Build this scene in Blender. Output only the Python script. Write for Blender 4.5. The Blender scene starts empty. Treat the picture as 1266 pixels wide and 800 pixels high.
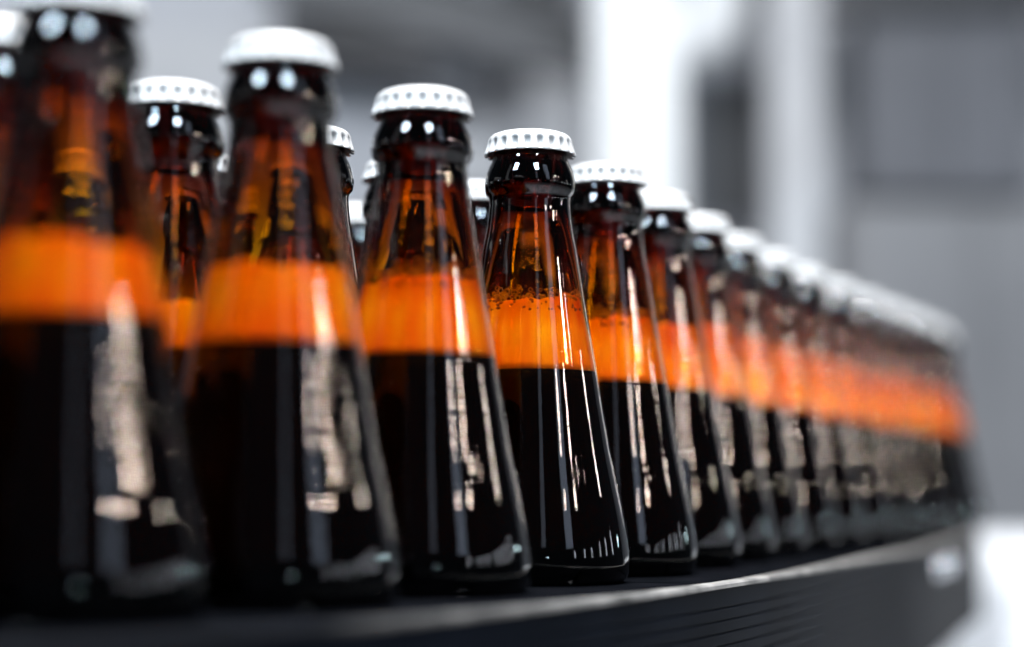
import bpy, bmesh, math, random
from mathutils import Vector, Matrix
random.seed(7)
R = math.radians
sc = bpy.context.scene
COL = sc.collection

# ------------------------------------------------------------------ camera
cam_d = bpy.data.cameras.new('camera')
cam = bpy.data.objects.new('camera', cam_d); COL.objects.link(cam)
cam.matrix_world = Matrix.Translation((0, 0, 0.032)) @ Matrix.Rotation(R(90 + 5.18), 4, 'X') @ Matrix.Rotation(R(0.15), 4, 'Z')
cam_d.sensor_width = 36.0
cam_d.lens = 64.0
cam_d.clip_start = 0.01
cam_d.clip_end = 60
cam_d.dof.use_dof = True
cam_d.dof.focus_distance = 0.624
cam_d.dof.aperture_fstop = 3.0
cam_d.dof.aperture_blades = 0
sc.camera = cam

# ------------------------------------------------------------------ world, exposure
w = bpy.data.worlds.new('World'); sc.world = w; w.use_nodes = True
w.node_tree.nodes['Background'].inputs[0].default_value = (0.55, 0.65, 0.85, 1)
w.node_tree.nodes['Background'].inputs[1].default_value = 0.035
sc.view_settings.view_transform = 'Standard'
sc.view_settings.look = 'None'
sc.view_settings.exposure = 0.2
sc.view_settings.gamma = 1.0
sc.render.engine = 'CYCLES'
cy = sc.cycles
cy.use_denoising = True
cy.max_bounces = 24; cy.transmission_bounces = 20; cy.glossy_bounces = 10; cy.diffuse_bounces = 6
cy.transparent_max_bounces = 16
cy.caustics_refractive = True; cy.caustics_reflective = True
cy.blur_glossy = 0.6
cy.sample_clamp_indirect = 150

# ------------------------------------------------------------------ lamps
B4 = Vector((0.0062, 0.6307, 0.05))
def lamp(name, az, el, dist, sx, sy, rad, col, at=B4, roll=0.0):
    """area lamp seen from the bottles at azimuth az (0 = behind the camera, + = right) and elevation el; rad = radiance"""
    a, e = R(az), R(el)
    p = at + dist * Vector((math.sin(a) * math.cos(e), -math.cos(a) * math.cos(e), math.sin(e)))
    L = bpy.data.lights.new(name, 'AREA'); L.shape = 'RECTANGLE'; L.size = sx; L.size_y = sy
    L.energy = rad * sx * sy * math.pi
    L.color = col
    o = bpy.data.objects.new(name, L); COL.objects.link(o)
    o.location = p
    d = (at - p).normalized()
    o.rotation_euler = d.to_track_quat('-Z', 'Y').to_euler()
    return o
WARM = (1.0, 0.79, 0.66); COOL = (0.66, 0.84, 1.0); WHITE = (1, 0.98, 0.96)
lamp('door_light', 46, 29, 2.6, 0.42, 1.75, 1.8, (0.66, 0.78, 1.0))
lamp('door_light', 16, 29, 2.6, 0.22, 1.6, 0.8, (0.70, 0.80, 1.0))
lamp('door_light', -62, 29, 2.6, 0.30, 1.6, 0.5, (0.85, 0.85, 0.9))
# daylight windows on the right: they give the warm streaks on the glass
# daylight windows with blinds on the right: they give the warm broken streaks on the glass
def blind_window(az, el, w_, h_, rad, col, n=3, gap=0.45):
    p_ = h_ / n
    for k in range(n):
        d = (k - (n-1)/2) * p_
        lamp('window_light', az, el + math.degrees(d / 2.4), 2.4, w_, p_ * (1-gap), rad, col)
blind_window(69, 21.6, 0.17, 0.105, 150, WARM, 4)
blind_window(79, 20.2, 0.07, 0.10, 60, WARM, 4)
blind_window(60, 19.4, 0.12, 0.06, 130, WARM, 2)
blind_window(45, 20.4, 0.12, 0.045, 80, WARM, 2, 0.3)
blind_window(102, 15.0, 0.12, 0.07, 65, (1.0, 0.88, 0.76), 3)
lamp('window_light', 122, 5.0, 2.3, 0.12, 0.05, 22, (0.7, 0.95, 1.0))
lamp('window_light', 149, 15.0, 2.2, 0.03, 0.9, 10, (1.0, 0.93, 0.84))
for az in (52, 64, 74, 87, 97, 108):
    lamp('tube_light', az, 5.5, 2.6, 0.065, 0.30, 8, (0.85, 0.9, 1.0))
# two ceiling lamps behind the camera: the pair of highlights under every cap
lamp('ceiling_light', -44, 44, 2.2, 0.37, 0.60, 85, COOL)
lamp('ceiling_light', 20, 46, 2.2, 0.37, 0.60, 85, COOL)
lamp('overhead_fill', 8, 76, 1.9, 1.2, 0.8, 68, WHITE)  # unseen fill, added to brighten the foam and cap tops
lamp('small_light', 20, 4, 2.6, 0.10, 0.10, 20, (0.75, 0.95, 1.0))
def down_lamp(name, loc, target, sx, sy, watts, col):
    L = bpy.data.lights.new(name, 'AREA'); L.shape = 'RECTANGLE'; L.size = sx; L.size_y = sy; L.energy = watts; L.color = col
    o = bpy.data.objects.new(name, L); COL.objects.link(o); o.location = loc
    o.rotation_euler = (Vector(target) - Vector(loc)).to_track_quat('-Z', 'Y').to_euler()
down_lamp('hall_light', (0.9, 2.6, 3.4), (0.5, 5.0, 0.8), 2.0, 1.0, 75, (0.94, 0.965, 1.0))
down_lamp('hall_light', (-1.4, 3.0, 3.4), (-1.0, 5.6, 0.8), 2.0, 1.0, 57, (0.94, 0.965, 1.0))

# ------------------------------------------------------------------ materials
def mat(name):
    m = bpy.data.materials.new(name); m.use_nodes = True
    nt = m.node_tree
    return m, nt, nt.nodes['Principled BSDF'], nt.nodes['Material Output']
def noise_mix(nt, bsdf, c1, c2, scale, detail=4, rough=None, sock='Base Color', vec_scale=None):
    tc = nt.nodes.new('ShaderNodeTexCoord'); n = nt.nodes.new('ShaderNodeTexNoise')
    n.inputs['Scale'].default_value = scale; n.inputs['Detail'].default_value = detail
    src = tc.outputs['Object']
    if vec_scale:
        mp = nt.nodes.new('ShaderNodeMapping'); mp.inputs['Scale'].default_value = vec_scale
        nt.links.new(src, mp.inputs[0]); src = mp.outputs[0]
    nt.links.new(src, n.inputs['Vector'])
    cr = nt.nodes.new('ShaderNodeValToRGB'); cr.color_ramp.elements[0].color = (*c1, 1); cr.color_ramp.elements[1].color = (*c2, 1)
    cr.color_ramp.elements[0].position = 0.3; cr.color_ramp.elements[1].position = 0.7
    nt.links.new(n.outputs['Fac'], cr.inputs[0]); nt.links.new(cr.outputs[0], bsdf.inputs[sock])
    return n, cr, src
def plain(name, c1, c2, scale=6, rough=0.5, metal=0.0, bump=0.0, spec=0.5):
    m, nt, b, out = mat(name)
    n, cr, src = noise_mix(nt, b, c1, c2, scale)
    b.inputs['Specular IOR Level'].default_value = spec; b.inputs['Roughness'].default_value = rough; b.inputs['Metallic'].default_value = metal
    if bump:
        bp = nt.nodes.new('ShaderNodeBump'); bp.inputs['Strength'].default_value = bump; bp.inputs['Distance'].default_value = 0.001
        nt.links.new(n.outputs['Fac'], bp.inputs['Height']); nt.links.new(bp.outputs[0], b.inputs['Normal'])
    return m

def glass_material():
    m, nt, b, out = mat('amber_glass')
    nt.nodes.remove(b)
    g = nt.nodes.new('ShaderNodeBsdfGlass'); g.inputs['IOR'].default_value = 1.5; g.inputs['Roughness'].default_value = 0.0
    tc = nt.nodes.new('ShaderNodeTexCoord')
    mp = nt.nodes.new('ShaderNodeMapping'); mp.inputs['Scale'].default_value = (7, 7, 300)
    nt.links.new(tc.outputs['Object'], mp.inputs[0])
    n1 = nt.nodes.new('ShaderNodeTexNoise'); n1.inputs['Scale'].default_value = 1.0; n1.inputs['Detail'].default_value = 0.5
    nt.links.new(mp.outputs[0], n1.inputs['Vector'])
    mp2 = nt.nodes.new('ShaderNodeMapping'); mp2.inputs['Scale'].default_value = (95, 95, 9)
    nt.links.new(tc.outputs['Object'], mp2.inputs[0])
    n2 = nt.nodes.new('ShaderNodeTexNoise'); n2.inputs['Scale'].default_value = 1.0; n2.inputs['Detail'].default_value = 1
    nt.links.new(mp2.outputs[0], n2.inputs['Vector'])
    b1 = nt.nodes.new('ShaderNodeBump'); b1.inputs['Strength'].default_value = 1.0; b1.inputs['Distance'].default_value = 0.000026
    b2 = nt.nodes.new('ShaderNodeBump'); b2.inputs['Strength'].default_value = 1.0; b2.inputs['Distance'].default_value = 0.00005
    nt.links.new(n1.outputs['Fac'], b1.inputs['Height'])
    nt.links.new(n2.outputs['Fac'], b2.inputs['Height'])
    nt.links.new(b2.outputs[0], b1.inputs['Normal']); nt.links.new(b1.outputs[0], g.inputs['Normal'])
    nt.links.new(g.outputs[0], out.inputs['Surface'])
    va = nt.nodes.new('ShaderNodeVolumeAbsorption')
    va.inputs['Color'].default_value = (0.900, 0.783, 0.15, 1)     # brown glass: passes red, some green, hardly any blue
    va.inputs['Density'].default_value = 3000
    nt.links.new(va.outputs[0], out.inputs['Volume'])
    return m
M_GLASS = glass_material()

def foam_material():
    m, nt, b, out = mat('beer_foam')
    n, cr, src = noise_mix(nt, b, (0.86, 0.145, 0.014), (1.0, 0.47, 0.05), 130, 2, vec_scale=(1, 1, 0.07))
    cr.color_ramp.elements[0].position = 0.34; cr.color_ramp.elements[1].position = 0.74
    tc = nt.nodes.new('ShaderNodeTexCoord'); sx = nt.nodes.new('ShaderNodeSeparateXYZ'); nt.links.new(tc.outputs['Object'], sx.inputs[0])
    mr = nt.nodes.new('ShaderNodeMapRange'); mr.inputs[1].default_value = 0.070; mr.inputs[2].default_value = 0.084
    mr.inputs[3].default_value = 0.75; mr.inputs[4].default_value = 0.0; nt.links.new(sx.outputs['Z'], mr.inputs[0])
    foot_mix = nt.nodes.new('ShaderNodeMixRGB'); foot_mix.inputs[2].default_value = (0.80, 0.11, 0.012, 1)  # foam colour turns darker and redder toward the beer
    nt.links.new(mr.outputs[0], foot_mix.inputs[0]); nt.links.new(cr.outputs[0], foot_mix.inputs[1]); nt.links.new(foot_mix.outputs[0], b.inputs['Base Color'])
    b.inputs['Specular IOR Level'].default_value = 0.0
    b.inputs['Roughness'].default_value = 0.55
    tr = nt.nodes.new('ShaderNodeBsdfTranslucent'); nt.links.new(cr.outputs[0], tr.inputs['Color'])
    mx = nt.nodes.new('ShaderNodeMixShader'); mx.inputs[0].default_value = 0.06
    nt.links.new(b.outputs[0], mx.inputs[1]); nt.links.new(tr.outputs[0], mx.inputs[2]); nt.links.new(mx.outputs[0], out.inputs['Surface'])
    v = nt.nodes.new('ShaderNodeTexVoronoi'); v.inputs['Scale'].default_value = 900
    nt.links.new(src, v.inputs['Vector'])
    bp = nt.nodes.new('ShaderNodeBump'); bp.inputs['Strength'].default_value = 0.4; bp.inputs['Distance'].default_value = 0.0003
    nt.links.new(v.outputs['Distance'], bp.inputs['Height']); nt.links.new(bp.outputs[0], b.inputs['Normal'])
    return m
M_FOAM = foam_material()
def beer_material():
    m, nt, b, out = mat('dark_beer')
    noise_mix(nt, b, (0.0025, 0.0014, 0.0010), (0.0045, 0.0022, 0.0014), 40)
    b.inputs['Roughness'].default_value = 0.25
    b.inputs['Specular IOR Level'].default_value = 0.0
    return m
M_BEER = beer_material()
M_CAP = plain('white_cap_lacquer', (0.245, 0.245, 0.247), (0.285, 0.285, 0.285), 120, 0.30)
M_CAPIN = plain('cap_liner', (0.03, 0.03, 0.03), (0.05, 0.05, 0.05), 200, 0.6)
def bubble_material():
    m, nt, b, out = mat('bubble_film')
    noise_mix(nt, b, (0.30, 0.13, 0.03), (0.65, 0.36, 0.12), 300)
    b.inputs['Roughness'].default_value = 0.15
    return m
M_BUB = bubble_material()
M_PORE = plain('amber_pore', (0.16, 0.03, 0.005), (0.34, 0.07, 0.01), 300, 0.4)

# ------------------------------------------------------------------ mesh helpers
def link_mesh(name, bm, m, parent=None, smooth=True):
    me = bpy.data.meshes.new(name)
    bmesh.ops.recalc_face_normals(bm, faces=bm.faces)
    bm.to_mesh(me); bm.free()
    if smooth:
        for p in me.polygons: p.use_smooth = True
    if m: me.materials.append(m)
    o = bpy.data.objects.new(name, me); COL.objects.link(o)
    if parent: o.parent = parent
    return o
def tag(o, label=None, cat=None, group=None, kind=None):
    if label: o['label'] = label
    if cat: o['category'] = cat
    if group: o['group'] = group
    if kind: o['kind'] = kind
    return o
def spline(pts, step=0.0015):
    """Catmull-Rom through (r, z) points"""
    out = []
    P = [pts[0]] + list(pts) + [pts[-1]]
    for i in range(1, len(P) - 2):
        p0, p1, p2, p3 = P[i-1], P[i], P[i+1], P[i+2]
        n = max(1, int(math.hypot(p2[0]-p1[0], p2[1]-p1[1]) / step))
        for k in range(n):
            t = k / n
            out.append(tuple(0.5 * ((2*p1[j]) + (-p0[j]+p2[j])*t + (2*p0[j]-5*p1[j]+4*p2[j]-p3[j])*t*t + (-p0[j]+3*p1[j]-3*p2[j]+p3[j])*t**3) for j in (0, 1)))
    out.append(pts[-1])
    return out
def lathe(bm, prof, n=72, closed_axis=(True, True), loop=False):
    rings = []
    for r, z in prof:
        rings.append([bm.verts.new((r*math.cos(2*math.pi*k/n), r*math.sin(2*math.pi*k/n), z)) for k in range(n)])
    m = len(rings)
    for i in range(m if loop else m - 1):
        a, b = rings[i], rings[(i+1) % m]
        for k in range(n):
            bm.faces.new((a[k], a[(k+1) % n], b[(k+1) % n], b[k]))
    if not loop:
        if closed_axis[0]: bm.faces.new(rings[0])
        if closed_axis[1]: bm.faces.new(rings[-1])
    return rings
def mm(pts): return [(r/1000, z/1000) for r, z in pts]

OUT = mm([(28.5, 0.6), (31.5, 0.0), (33.4, 1.6), (34.5, 4.6), (34.8, 8.5), (34.2, 14.3), (32.9, 22.0), (31.28, 30.0), (28.25, 44.4), (25.5, 60), (23.45, 72.5), (20.25, 91.7), (17.95, 105.8), (16.5, 114.8),
          (15.4, 120.4), (14.5, 127.0), (14.15, 132.2), (14.5, 133.4), (15.6, 134.6), (15.95, 137.2), (15.6, 140.5), (14.5, 143.8), (13.5, 145.8), (13.0, 147.2), (12.9, 149.2), (12.2, 150.8)])
outer = [(0.0005, 0.0026), (0.018, 0.0028), (0.026, 0.0016)] + spline(OUT)
def r_out(z):
    pr = outer[3:]
    for a, b in zip(pr, pr[1:]):
        if a[1] <= z <= b[1] and b[1] > a[1]:
            return a[0] + (b[0]-a[0]) * (z-a[1]) / (b[1]-a[1])
    return pr[-1][0]
def wall(z):
    """glass thickness: thin on the shoulder, heavy in the neck and finish"""
    T = [(0.0, 2.4), (0.050, 2.1), (0.064, 1.9), (0.071, 0.5), (0.086, 0.6), (0.114, 2.5), (0.128, 3.2), (0.160, 3.6)]
    for (z0, t0), (z1, t1) in zip(T, T[1:]):
        if z <= z1: return (t0 + (t1 - t0) * max(0.0, z - z0) / (z1 - z0)) / 1000
    return 0.0054
def r_in(z):
    r = r_out(z) - wall(z)
    return min(r, 0.0088 + max(0, 0.134 - z) * 0.30)
Z_FLOOR = 0.0068
inner = [(0.0005, Z_FLOOR), (0.022, Z_FLOOR), (0.0285, Z_FLOOR + 0.0015), (0.0312, Z_FLOOR + 0.0045)]
z = Z_FLOOR + 0.0075
while z < 0.1500:
    inner.append((r_in(z), z)); z += 0.003
inner.append((0.0083, 0.1505))

def build_glass(parent):
    bm = bmesh.new()
    lathe(bm, outer + [(0.0108, 0.1513)] + inner[::-1], 80, (True, True))
    return link_mesh('glass_body', bm, M_GLASS, parent)
Z_BEER, Z_FOAM = 0.0720, 0.0965
GAP = -0.00015          # beer wets the glass: its surface lies a hair inside the wall
FGAP = 0.00015          # foam touches it only through bubbles: a hair of air between
def build_beer(parent, zb):
    bm = bmesh.new()
    pr = [(max(r - GAP, 0.0003), z + (GAP if z < 0.02 else 0)) for r, z in inner if z < zb - 0.001] + [(r_in(zb) - GAP, zb)]
    lathe(bm, pr, 64)
    return link_mesh('beer', bm, M_BEER, parent)
def build_foam(parent, seed, Z_BEER, Z_FOAM):
    rnd = random.Random(seed)
    bm = bmesh.new()
    ph = [rnd.uniform(0, 6.28) for _ in range(6)]
    n = 72
    rings = []
    zs = [Z_BEER + 0.0001 + i * (Z_FOAM - Z_BEER) / 10 for i in range(11)]
    def top(a): return 0.0012*math.sin(a + ph[0]) + 0.0007*math.sin(3*a + ph[1]) + 0.0005*math.sin(8*a + ph[2]) + 0.0004*math.sin(17*a + ph[3])
    for i, zz in enumerate(zs):
        ring = []
        for k in range(n):
            a = 2*math.pi*k/n
            z2 = zz + top(a) * (i/10)**3
            r = r_in(z2) - FGAP
            ring.append(bm.verts.new((r*math.cos(a), r*math.sin(a), z2)))
        rings.append(ring)
    for f in (0.75, 0.45, 0.12):
        ring = []
        for k in range(n):
            a = 2*math.pi*k/n
            r = (r_in(Z_FOAM) - FGAP) * f
            ring.append(bm.verts.new((r*math.cos(a), r*math.sin(a), Z_FOAM - 0.0022 + 0.001*rnd.random())))
        rings.append(ring)
    for a, b in zip(rings, rings[1:]):
        for k in range(n): bm.faces.new((a[k], a[(k+1) % n], b[(k+1) % n], b[k]))
    bm.faces.new(rings[0]); bm.faces.new(rings[-1])
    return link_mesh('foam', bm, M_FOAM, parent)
def build_cap(parent):
    n = 21 * 12
    prof = [(0.3, 156.6), (5, 156.5), (9, 156.2), (11.6, 155.75), (13.1, 155.2), (14.05, 154.5), (14.5, 153.8), (14.85, 153.0), (14.95, 152.5), (15.05, 151.9), (15.25, 151.1), (15.5, 150.3), (15.8, 149.4), (16.05, 148.75), (16.2, 148.4),
            (15.95, 148.2), (14.8, 149.6), (13.0, 152.3), (12.5, 153.6), (0.3, 154.0)]
    amp = [0, 0, 0, 0, 0, 0.0, 0.0, 0.2, 0.6, 1.05, 1.3, 1.45, 1.45, 1.3, 1.2, 1.15, 0.5, 0, 0, 0]
    bm = bmesh.new(); rings = []
    for (r, z), am in zip(prof, amp):
        ring = []
        for k in range(n):
            a = 2*math.pi*k/n
            c = 0.5 + 0.5*math.cos(21*a)
            d = (1 - c)**1.0                                  # 0 on a crest, 1 in a flute
            d = min(1, max(0, (d - 0.34) / 0.50)); d = d*d*(3-2*d)
            rr = r - am * d
            zz = z + (0.45 * (1 - d) * -0.8 if 148.1 < z < 148.5 else 0)
            ring.append(bm.verts.new((rr/1000*math.cos(a), rr/1000*math.sin(a), zz/1000)))
        rings.append(ring)
    for a, b in zip(rings, rings[1:]):
        for k in range(n): bm.faces.new((a[k], a[(k+1) % n], b[(k+1) % n], b[k]))
    bm.faces.new(rings[0]); bm.faces.new(rings[-1])
    cap = link_mesh('crown_cap', bm, M_CAP, parent)
    bm = bmesh.new()
    lathe(bm, mm([(0.3, 151.45), (12.2, 151.45), (12.4, 152.2), (12.2, 153.3), (0.3, 153.5)]), 48)
    link_mesh('cap_liner', bm, M_CAPIN, cap)
    return cap
def build_bubbles(parent, seed, count=110):
    """large bubbles left on the glass above the head (rings of film) and dark pores in its top edge"""
    rnd = random.Random(seed)
    bm = bmesh.new()
    for q in range(count):
        a = rnd.uniform(-math.pi, 0)                          # the camera's half of the wall
        pore = q % 3 == 0
        zz = Z_FOAM + (rnd.uniform(-0.0045, 0.0005) if pore else abs(rnd.gauss(0, 0.0022)) - 0.0006)
        s = rnd.uniform(0.0004, 0.0011) * (1 if zz < Z_FOAM + 0.003 else 0.7)
        r = r_in(zz) - (0.0001 if pore else s*0.3 + 0.0001)
        c = Vector((r*math.cos(a), r*math.sin(a), zz))
        t = Vector((-math.sin(a), math.cos(a), 0)); u = Vector((0, 0, 1)); nrm = Vector((math.cos(a), math.sin(a), 0))
        N = 12
        if pore:
            fl = rnd.uniform(0.6, 1.3)
            rim = [bm.verts.new(c + (t*math.cos(2*math.pi*k/N)*fl + u*math.sin(2*math.pi*k/N))*s*rnd.uniform(0.75, 1.15)*0.9 - nrm*0.0001) for k in range(N)]
            top = bm.verts.new(c + nrm*0.00004); bot = bm.verts.new(c - nrm*0.0005)
            for k in range(N):
                for e in (top, bot):
                    f = bm.faces.new((rim[k], rim[(k+1) % N], e)); f.material_index = 1
        else:
            K = 5; tube = s*0.26; grid = []
            for k in range(N):
                p = 2*math.pi*k/N; rad = t*math.cos(p) + u*math.sin(p)
                grid.append([bm.verts.new(c + rad*(s + tube*math.cos(2*math.pi*j/K)) + nrm*tube*math.sin(2*math.pi*j/K)) for j in range(K)])
            for k in range(N):
                for j in range(K):
                    bm.faces.new((grid[k][j], grid[(k+1) % N][j], grid[(k+1) % N][(j+1) % K], grid[k][(j+1) % K]))
    o = link_mesh('bubbles', bm, M_BUB, parent); o.data.materials.append(M_PORE)
    return tag(o, kind='stuff')

# ------------------------------------------------------------------ hall behind
def box_bm(bm, x0, x1, y0, y1, z0, z1, bev=0.0):
    ret = bmesh.ops.create_cube(bm, size=1)
    vs = ret['verts']
    bmesh.ops.scale(bm, vec=(x1-x0, y1-y0, z1-z0), verts=vs)
    bmesh.ops.translate(bm, vec=((x0+x1)/2, (y0+y1)/2, (z0+z1)/2), verts=vs)
    if bev:
        es = {e for v in vs for e in v.link_edges}
        bmesh.ops.bevel(bm, geom=list(es), offset=bev, segments=2, affect='EDGES', profile=0.5)
def box(name, dims, m, parent=None, bev=0.0):
    bm = bmesh.new(); box_bm(bm, *dims, bev=bev)
    return link_mesh(name, bm, m, parent, smooth=False)
def empty(name, loc=(0, 0, 0)):
    o = bpy.data.objects.new(name, None); COL.objects.link(o); o.location = loc; o.empty_display_size = 0.05
    return o
M_WALL = plain('grey_wall_paint', (0.36, 0.375, 0.41), (0.50, 0.515, 0.55), 0.9, 0.7)
M_FLOOR = plain('floor_concrete', (0.30, 0.31, 0.33), (0.40, 0.41, 0.43), 2.0, 0.5)
M_WHITE = plain('white_enamel', (0.78, 0.79, 0.82), (0.86, 0.87, 0.89), 3, 0.45)
M_COLUMN = plain('off_white_paint', (0.44, 0.45, 0.46), (0.58, 0.59, 0.60), 2.5, 0.45)
M_LIGHT = plain('pale_grey_paint', (0.40, 0.41, 0.43), (0.48, 0.49, 0.51), 3, 0.5)
M_MID = plain('mid_grey_paint', (0.095, 0.10, 0.115), (0.15, 0.157, 0.178), 2.0, 0.5)
M_DARK = plain('dark_grey_paint', (0.035, 0.037, 0.043), (0.06, 0.063, 0.07), 3, 0.5)
FZ = -0.90
bm = bmesh.new(); box_bm(bm, -6, 6, -4, 9, FZ-0.1, FZ); tag(link_mesh('floor', bm, M_FLOOR, smooth=False), kind='structure')
bm = bmesh.new(); box_bm(bm, -6, 6, 6.0, 6.2, FZ, 4.2); tag(link_mesh('back_wall', bm, M_WALL, smooth=False), kind='structure')

# white column with a base plate
col = empty('column', (0.275, 4.0, FZ)); tag(col, 'broad bright white column standing behind the bottles', 'column')
box('shaft', (-0.098, 0.098, -0.1, 0.1, 0.02, 4.6), M_COLUMN, col, 0.012)
box('base_plate', (-0.18, 0.18, -0.16, 0.16, 0, 0.02), M_LIGHT, col)
# white duct leaving the column's right side, bending upward
def tube(bm, pts, rad, n=28, cap=True):
    rings = []
    up0 = Vector((0, 1, 0))
    for i, p in enumerate(pts):
        t = (Vector(pts[min(i+1, len(pts)-1)]) - Vector(pts[max(i-1, 0)])).normalized()
        s = t.cross(up0).normalized(); v = s.cross(t)
        rings.append([bm.verts.new(Vector(p) + rad*(s*math.cos(2*math.pi*k/n) + v*math.sin(2*math.pi*k/n))) for k in range(n)])
    for a, b in zip(rings, rings[1:]):
        for k in range(n): bm.faces.new((a[k], a[(k+1) % n], b[(k+1) % n], b[k]))
    if cap: bm.faces.new(rings[0]); bm.faces.new(rings[-1])
duct = empty('duct', (0.375, 4.0, 0.98)); tag(duct, 'white rounded duct bending upward beside the white column', 'duct')
bm = bmesh.new()
pts = [(0.0, 0, 0.05), (0.01, 0, 0.05)] + [(0.01 + 0.07*math.sin(R(a)), 0, 0.12 - 0.07*math.cos(R(a))) for a in range(10, 91, 10)] + [(0.08, 0, 0.3), (0.08, 0, 1.6)]
tube(bm, pts, 0.068); link_mesh('elbow', bm, M_COLUMN, duct)
bm = bmesh.new(); tube(bm, [(0.0, 0, 0.05), (0.008, 0, 0.05)], 0.085); link_mesh('flange', bm, M_LIGHT, duct)

post = empty('post', (0.78, 5.0, FZ)); tag(post, 'pale grey upright post right of the white column', 'post')
box('shaft', (-0.075, 0.075, -0.06, 0.06, 0.015, 4.4), M_LIGHT, post, 0.01)
box('base_plate', (-0.13, 0.13, -0.12, 0.12, 0, 0.015), M_MID, post)
win = empty('dark_window', (0.72, 5.985, 0.95)); tag(win, 'small dark window in the wall between the white column and the pale post', 'window')
box('pane', (-0.115, 0.115, -0.012, 0.008, -0.05, 0.42), M_DARK, win)
for zz in (-0.08, 0.42): box('frame', (-0.145, 0.145, -0.03, 0.01, zz, zz+0.03), M_MID, win)
for s in (-1, 1): box('frame', (min(s*0.116, s*0.145), max(s*0.116, s*0.145), -0.03, 0.01, -0.05, 0.42), M_MID, win)
cab = empty('wall_cabinet', (1.36, 5.98, 0.95)); tag(cab, 'wide grey cabinet on the wall right of the pale post', 'cabinet')
box('body', (-0.27, 0.27, -0.35, 0.0, 0, 0.60), M_MID, cab, 0.01)
for s in (-1, 1): box('door', (min(s*0.005, s*0.262), max(s*0.005, s*0.262), -0.372, -0.352, 0.01, 0.59), M_MID, cab, 0.006)
M_FALLOFF = plain('falloff_grey', (0.19, 0.195, 0.21), (0.28, 0.285, 0.30), 2.0, 0.5)  # grey step added below the wall cabinet to imitate its light falloff
low = empty('falloff_block', (1.45, 5.98, FZ)); tag(low, 'tall grey block added below the wide wall cabinet for its light falloff', 'cabinet')
box('body', (-0.42, 0.42, -0.33, 0.0, 0.05, 1.83), M_FALLOFF, low, 0.01)
for q in (-1, 1): box('door', (min(q*0.006, q*0.41), max(q*0.006, q*0.41), -0.352, -0.332, 0.08, 1.80), M_FALLOFF, low, 0.006)
def beam(name, a, b, half, m, label, cat):
    a, b = Vector(a), Vector(b); d = b - a
    o = empty(name, a); tag(o, label, cat)
    bm = bmesh.new(); L = d.length
    # I-section: web and two flanges
    box_bm(bm, 0, L, -0.012, 0.012, -half, half)
    web = link_mesh('web', bm, m, o, False)
    for s in (-1, 1):
        bm = bmesh.new(); box_bm(bm, 0, L, -0.06, 0.06, s*half - 0.01, s*half + 0.01); f = link_mesh('flange', bm, m, o, False)
    o.rotation_euler = d.to_track_quat('X', 'Z').to_euler()
    return o
beam('roof_beam', (-0.70, 5.0, 1.52), (0.24, 5.0, 1.24), 0.075, M_DARK, 'dark sloping steel beam high behind the bottles on the left', 'beam')
beam('cross_beam', (0.50, 5.6, 1.62), (2.4, 5.6, 1.64), 0.09, M_DARK, 'dark horizontal steel beam along the top right behind the bottles', 'beam')
beam('brace_beam', (-0.20, 5.3, 1.18), (-0.02, 5.3, 1.75), 0.05, M_MID, 'steep grey steel brace behind the bottles, high left of the white column', 'beam')
lou = empty('louvre_panel', (-0.35, 5.9, 1.37)); tag(lou, 'dark louvred opening high in the wall, top left behind the bottles', 'louvre')
box('frame', (-0.42, 0.55, -0.03, 0.03, 0, 0.5), M_DARK, lou)
for q in range(7): box('slat', (-0.40, 0.53, -0.06, -0.035, 0.03 + q*0.066, 0.055 + q*0.066), M_DARK if q % 3 else M_MID, lou)
box_ = empty('wall_box', (-0.09, 5.9, 0.98)); tag(box_, 'mid grey box on the wall left of the white column', 'box')
box('case', (-0.13, 0.09, -0.12, 0.0, 0, 0.22), M_LIGHT, box_, 0.01); box('lid', (-0.12, 0.08, -0.135, -0.122, 0.01, 0.21), M_LIGHT, box_)
pan = empty('wall_panel', (-0.95, 5.95, 0.0)); tag(pan, 'large pale panel on the wall behind the left bottles', 'panel')
box('board', (-0.62, 0.28, -0.02, 0.02, 0, 1.55), M_LIGHT, pan, 0.006)
pan2 = empty('wall_panel', (0.14, 5.5, 0.0)); tag(pan2, 'narrow pale panel just left of the white column', 'panel')
box('board', (-0.09, 0.06, -0.02, 0.02, FZ, 1.30), M_LIGHT, pan2, 0.006)
# white machine low on the right
mach = empty('machine_cabinet', (1.06, 2.6, FZ)); tag(mach, 'low bright white machine housing at lower right behind the conveyor', 'machine')
box('housing', (-0.42, 0.6, -0.3, 0.5, 0.12, 0.86), M_WHITE, mach, 0.05)
box('plinth', (-0.36, 0.55, -0.25, 0.45, 0.0, 0.12), M_MID, mach)

# ------------------------------------------------------------------ bottles' places (metres, measured along the belt)
row = {1: (-0.1075, 0.442), 2: (-0.0646, 0.4983), 3: (-0.0283, 0.5636), 4: (0.0062, 0.6307), 5: (0.0357, 0.6945), 6: (0.0605, 0.7605), 7: (0.0840, 0.8245), 8: (0.1080, 0.8890)}
p = Vector(row[1])
for i in (0, -1): p = p - 0.071 * Vector((math.sin(R(41)), math.cos(R(41)))); row[i] = tuple(p)
p = Vector(row[8])
for i, a in enumerate([22.5, 23, 24, 24, 24.5, 24.5, 23, 19, 6, -15, -40, -62, -75]):
    p = p + 0.0705 * Vector((math.sin(R(a)), math.cos(R(a)))); row[9+i] = tuple(p)
path = [row[k] for k in sorted(row)]
first = Vector(path[0])
pre = [tuple(first - k*0.071*Vector((math.sin(R(43)), math.cos(R(43))))) for k in (6, 5, 4, 3, 2, 1)]
path = pre + path
last = Vector(path[-1])
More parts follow.
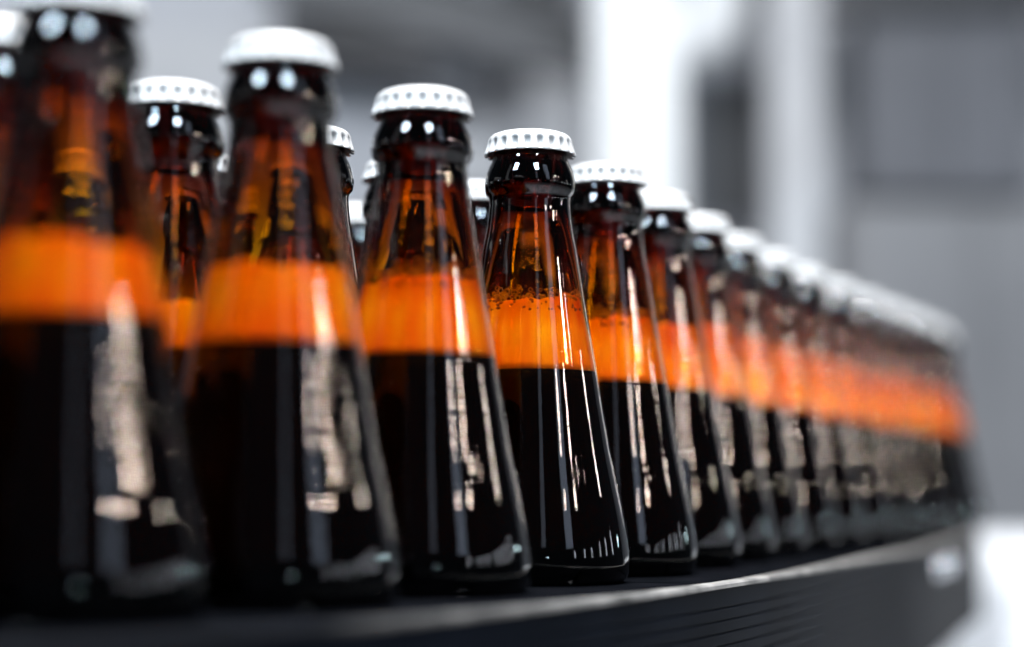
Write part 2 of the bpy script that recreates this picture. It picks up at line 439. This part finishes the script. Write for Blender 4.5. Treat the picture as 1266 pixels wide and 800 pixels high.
path += [tuple(last + k*0.0705*Vector((math.sin(R(-80)), math.cos(R(-80))))) for k in (1, 2, 3, 4, 5, 6)]
# smooth centre line
def smooth_path(P, it=3):
    P = [Vector(q) for q in P]
    for _ in range(it):
        P = [P[0]] + [(P[i-1] + 2*P[i] + P[i+1]) / 4 for i in range(1, len(P)-1)] + [P[-1]]
    return P
sp = smooth_path(path)
dense = [Vector(q) for q in spline([tuple(q) for q in sp], 0.006)]
I9, I15 = [min(range(len(dense)), key=lambda i: (dense[i]-Vector(row[k])).length) for k in (9, 15)]
def offset(i, d):
    t = (dense[min(i+1, len(dense)-1)] - dense[max(i-1, 0)]).normalized()
    nrm = Vector((t.y, -t.x))                                   # to the right of travel = the camera's side
    k = min(1.0, max(0.0, (i - I9) / (I15 - I9)))
    return dense[i] + nrm*(d - 0.026*k*k*(3-2*k) if d > 0 else d)

M_BELT = plain('belt_plastic', (0.0012, 0.0015, 0.002), (0.0028, 0.003, 0.004), 60, 0.9, spec=0.0)
def plate_material():
    m, nt, b, out = mat('blackened_steel')
    n, cr, src = noise_mix(nt, b, (0.0010, 0.0016, 0.003), (0.0022, 0.0032, 0.0055), 30, 5)
    b.inputs['Roughness'].default_value = 0.55; b.inputs['Specular IOR Level'].default_value = 0.03
    return m
M_PLATE = plate_material()
def strip_material():
    m, nt, b, out = mat('graded_edge_strip')
    n, cr, src = noise_mix(nt, b, (0.03, 0.03, 0.03), (0.16, 0.155, 0.15), 60)
    sx = nt.nodes.new('ShaderNodeSeparateXYZ'); nt.links.new(src, sx.inputs[0])
    mr = nt.nodes.new('ShaderNodeMapRange'); mr.inputs[1].default_value = -0.045 - dense[0].x; mr.inputs[2].default_value = 0.05 - dense[0].x
    nt.links.new(sx.outputs['X'], mr.inputs[0])                       # strip colour goes from near black at the near end to paler further on
    mx = nt.nodes.new('ShaderNodeMixRGB'); mx.inputs[1].default_value = (0.0015, 0.0018, 0.0025, 1)
    nt.links.new(mr.outputs[0], mx.inputs[0]); nt.links.new(cr.outputs[0], mx.inputs[2]); nt.links.new(mx.outputs[0], b.inputs['Base Color'])
    b.inputs['Roughness'].default_value = 0.5; b.inputs['Specular IOR Level'].default_value = 0.05
    return m
M_STRIP = strip_material()
M_STEEL = plain('bright_steel', (0.55, 0.56, 0.58), (0.68, 0.69, 0.70), 40, 0.22, 1.0)
M_LEG = plain('grey_steel', (0.30, 0.31, 0.33), (0.42, 0.43, 0.45), 10, 0.4, 0.6)
conv = empty('conveyor', (dense[0].x, dense[0].y, 0)); tag(conv, 'dark curved conveyor with a pale edge carrying the beer bottles', 'conveyor')
base = Vector((dense[0].x, dense[0].y, 0))
def sweep(name, prof, m, i0=0, i1=None, parent=conv, smooth=False):
    """prof: closed loop of (d, z)"""
    i1 = len(dense) if i1 is None else i1
    bm = bmesh.new(); rings = []
    for i in range(i0, i1):
        rr = []
        for d, z in prof:
            q = offset(i, d); rr.append(bm.verts.new(Vector((q.x, q.y, z)) - base))
        rings.append(rr)
    n = len(prof)
    for a, b in zip(rings, rings[1:]):
        for k in range(n): bm.faces.new((a[k], a[(k+1) % n], b[(k+1) % n], b[k]))
    bm.faces.new(rings[0]); bm.faces.new(rings[-1])
    return link_mesh(name, bm, m, parent, smooth)
# side plate with fine horizontal grooves
pr = [(0.060, -0.0016), (0.0655, -0.0016)]
zz = -0.0075
while zz > -0.056:
    pr += [(0.0655, zz), (0.0650, zz - 0.0006), (0.0655, zz - 0.0012)]; zz -= 0.0042
pr += [(0.0655, -0.060), (0.060, -0.060)]
sweep('side_plate', pr, M_PLATE)
ES = [(0.0602, -0.0014), (0.0602, 0.0), (0.0608, 0.0004), (0.0654, 0.0004), (0.0662, -0.0002), (0.0664, -0.0014)]
sweep('edge_strip', ES, M_STRIP)
# belt plates
step = 6
for i in range(0, len(dense) - step - 1, step):
    if dense[i].y < 0.25: continue
    q = [(offset(i, -0.30), offset(i, 0.0598)), (offset(i+step, -0.30), offset(i+step, 0.0598))]
    a0, b0 = q[0]; a1, b1 = q[1]
    g = 0.03
    c = [a0.lerp(a1, g), b0.lerp(b1, g), b0.lerp(b1, 1-g), a0.lerp(a1, 1-g)]
    bm = bmesh.new()
    tv = [bm.verts.new(Vector((v.x, v.y, 0.0)) - base) for v in c]; bv = [bm.verts.new(Vector((v.x, v.y, -0.004)) - base) for v in c]
    bm.faces.new(tv); bm.faces.new(bv[::-1])
    for k in range(4): bm.faces.new((tv[k], bv[k], bv[(k+1) % 4], tv[(k+1) % 4]))
    link_mesh('belt_plate', bm, M_BELT, conv, False)
def near(k):
    b = Vector(row[k]); return min(range(len(dense)), key=lambda i: (dense[i]-b).length)
# bolts on the side plate
def bolt(i, z):
    q = offset(i, 0.0655); t = (dense[i+1]-dense[i-1]).normalized(); nrm = Vector((t.y, -t.x, 0)).normalized()
    bm = bmesh.new()
    lathe(bm, mm([(0.2, 0), (7.0, 0), (7.0, 1.2), (5.4, 1.6), (5.4, 4.6), (4.6, 5.6), (2.5, 6.2), (0.2, 6.3)]), 24)
    o = link_mesh('bolt', bm, M_STEEL, conv)
    o.location = Vector((q.x, q.y, z)) - base
    o.rotation_euler = nrm.to_track_quat('Z', 'Y').to_euler()
for k, dz in ((11, -0.013), (12, -0.013)): bolt(near(k), dz)
sweep('lower_rail', [(0.02, -0.12), (0.05, -0.12), (0.05, -0.075), (0.02, -0.075)], M_LEG)
for k in (1, 7, 13):
    i = near(k); q = offset(i, 0.0); bm = bmesh.new()
    box_bm(bm, q.x-0.02-base.x, q.x+0.02-base.x, q.y-0.02-base.y, q.y+0.02-base.y, FZ, -0.0755); link_mesh('leg', bm, M_LEG, conv, False)

# ------------------------------------------------------------------ bottles
GROUP = 'brown beer bottles queued on the conveyor'
root = empty('beer_bottle'); root.rotation_euler.z = 0
FILLS = [(Z_BEER, Z_FOAM), (0.0723, 0.0893), (0.0705, 0.0902), (0.0722, 0.0955), (0.0728, 0.0972), (0.0716, 0.0958), (0.0724, 0.0980), (0.0716, 0.1040), (0.0724, 0.1055), (0.0730, 0.0870)]   # fills vary; tall heads imitate backlit necks, the last short one imitates shade
build_glass(root); build_cap(root)
fills = []
for s_, (zb, zf) in enumerate(FILLS):
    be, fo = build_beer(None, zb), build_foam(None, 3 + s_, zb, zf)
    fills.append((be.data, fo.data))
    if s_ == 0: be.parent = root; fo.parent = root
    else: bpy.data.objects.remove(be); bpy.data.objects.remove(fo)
def copy_tree(o, parent=None):
    c = o.copy(); COL.objects.link(c)
    if parent: c.parent = parent
    for ch in o.children: copy_tree(ch, c)
    return c
def place(i, xy, label, ang, fill=None):
    r = root if i == 0 else copy_tree(root)
    r.location = (xy[0], xy[1], 0.0); r.rotation_euler = (0, 0, ang)
    tag(r, label, 'bottle', GROUP)
    fi = (3 + i * 3 % 4) if fill is None else fill
    for ch in r.children:
        if ch.name.startswith('foam'): ch.data = fills[fi][1]
        elif ch.name.startswith('beer'): ch.data = fills[fi][0]
    return r
ordn = ['first', 'second', 'third', 'fourth', 'fifth', 'sixth', 'seventh', 'eighth', 'ninth', 'tenth', 'eleventh', 'twelfth', 'thirteenth', 'fourteenth']
front_label = {
    1: 'nearest and largest brown bottle at left, very blurred, cap cut by the frame',
    2: 'large blurred brown bottle of the front row, second from the left, white cap in view',
    3: 'slightly blurred brown bottle just left of the sharp one in the front row',
    4: 'the one sharply focused brown bottle, bubbles on its foam and crisp white crown cap',
    5: 'brown bottle just right of the sharply focused one, cap flutes still readable',
}
n = 0
for k in sorted(row):
    if k < 0: continue
    if k in front_label: lab = front_label[k]
    elif k == 0: lab = 'brown bottle at the near end of the row, before the largest one'
    elif k <= 16: lab = 'blurred brown bottle, %s to the right of the sharp one along the front row' % ordn[k-5]
    else: lab = 'brown bottle hidden round the bend at the far end, %s past the turn' % ordn[k-17]
    b = place(n, row[k], lab, 0.0 if k == 4 else random.uniform(-3, 3), {1: 1, 2: 2, 3: 3, 4: 0, 5: 5, 6: 6}.get(k, 7 + k % 2 if k > 6 else None)); n += 1
    if k in (3, 4, 5):
        bb = build_bubbles(b, 40+k, 190); bb.rotation_euler.z = -b.rotation_euler.z      # the bubbles face the belt's open side
second = {2: (-0.138, 0.4816), 3: (-0.1052, 0.5552), 4: (-0.0708, 0.6226), 5: (-0.0412, 0.6845), 6: (-0.0150, 0.7380)}
for k in range(7, 13): second[k] = (row[k][0] - 0.077, row[k][1] - 0.016)
lab2 = {2: 'brown bottle cut by the left edge behind the largest bottle', 3: 'brown second row bottle seen between the two largest front bottles',
        4: 'brown second row bottle with sharp cap edge right of the second largest bottle',
        5: 'brown second row bottle, left side showing behind the bottle left of the sharp one',
        6: 'brown second row bottle in the gap just left of the sharp bottle'}
for k in second:
    place(n, second[k], lab2.get(k, 'brown second row bottle hidden behind the %s front bottle right of the sharp one' % ordn[k-5]), random.uniform(-3, 3), 9 if k == 3 else None); n += 1
lab3 = {5: 'brown third row bottle, a sliver showing beside the second largest front bottle',
        7: 'brown third row bottle, blurred white cap low in the gap left of the third bottle'}
for k in range(3, 10):
    s = second[k]
    q = (s[0] - 0.0752 + random.uniform(-0.001, 0.001), s[1] - 0.009 + random.uniform(-0.001, 0.001))
    place(n, q, lab3.get(k, 'brown third row bottle hidden behind the second row, %s along its row' % ordn[k-3]), random.uniform(-3, 3)); n += 1
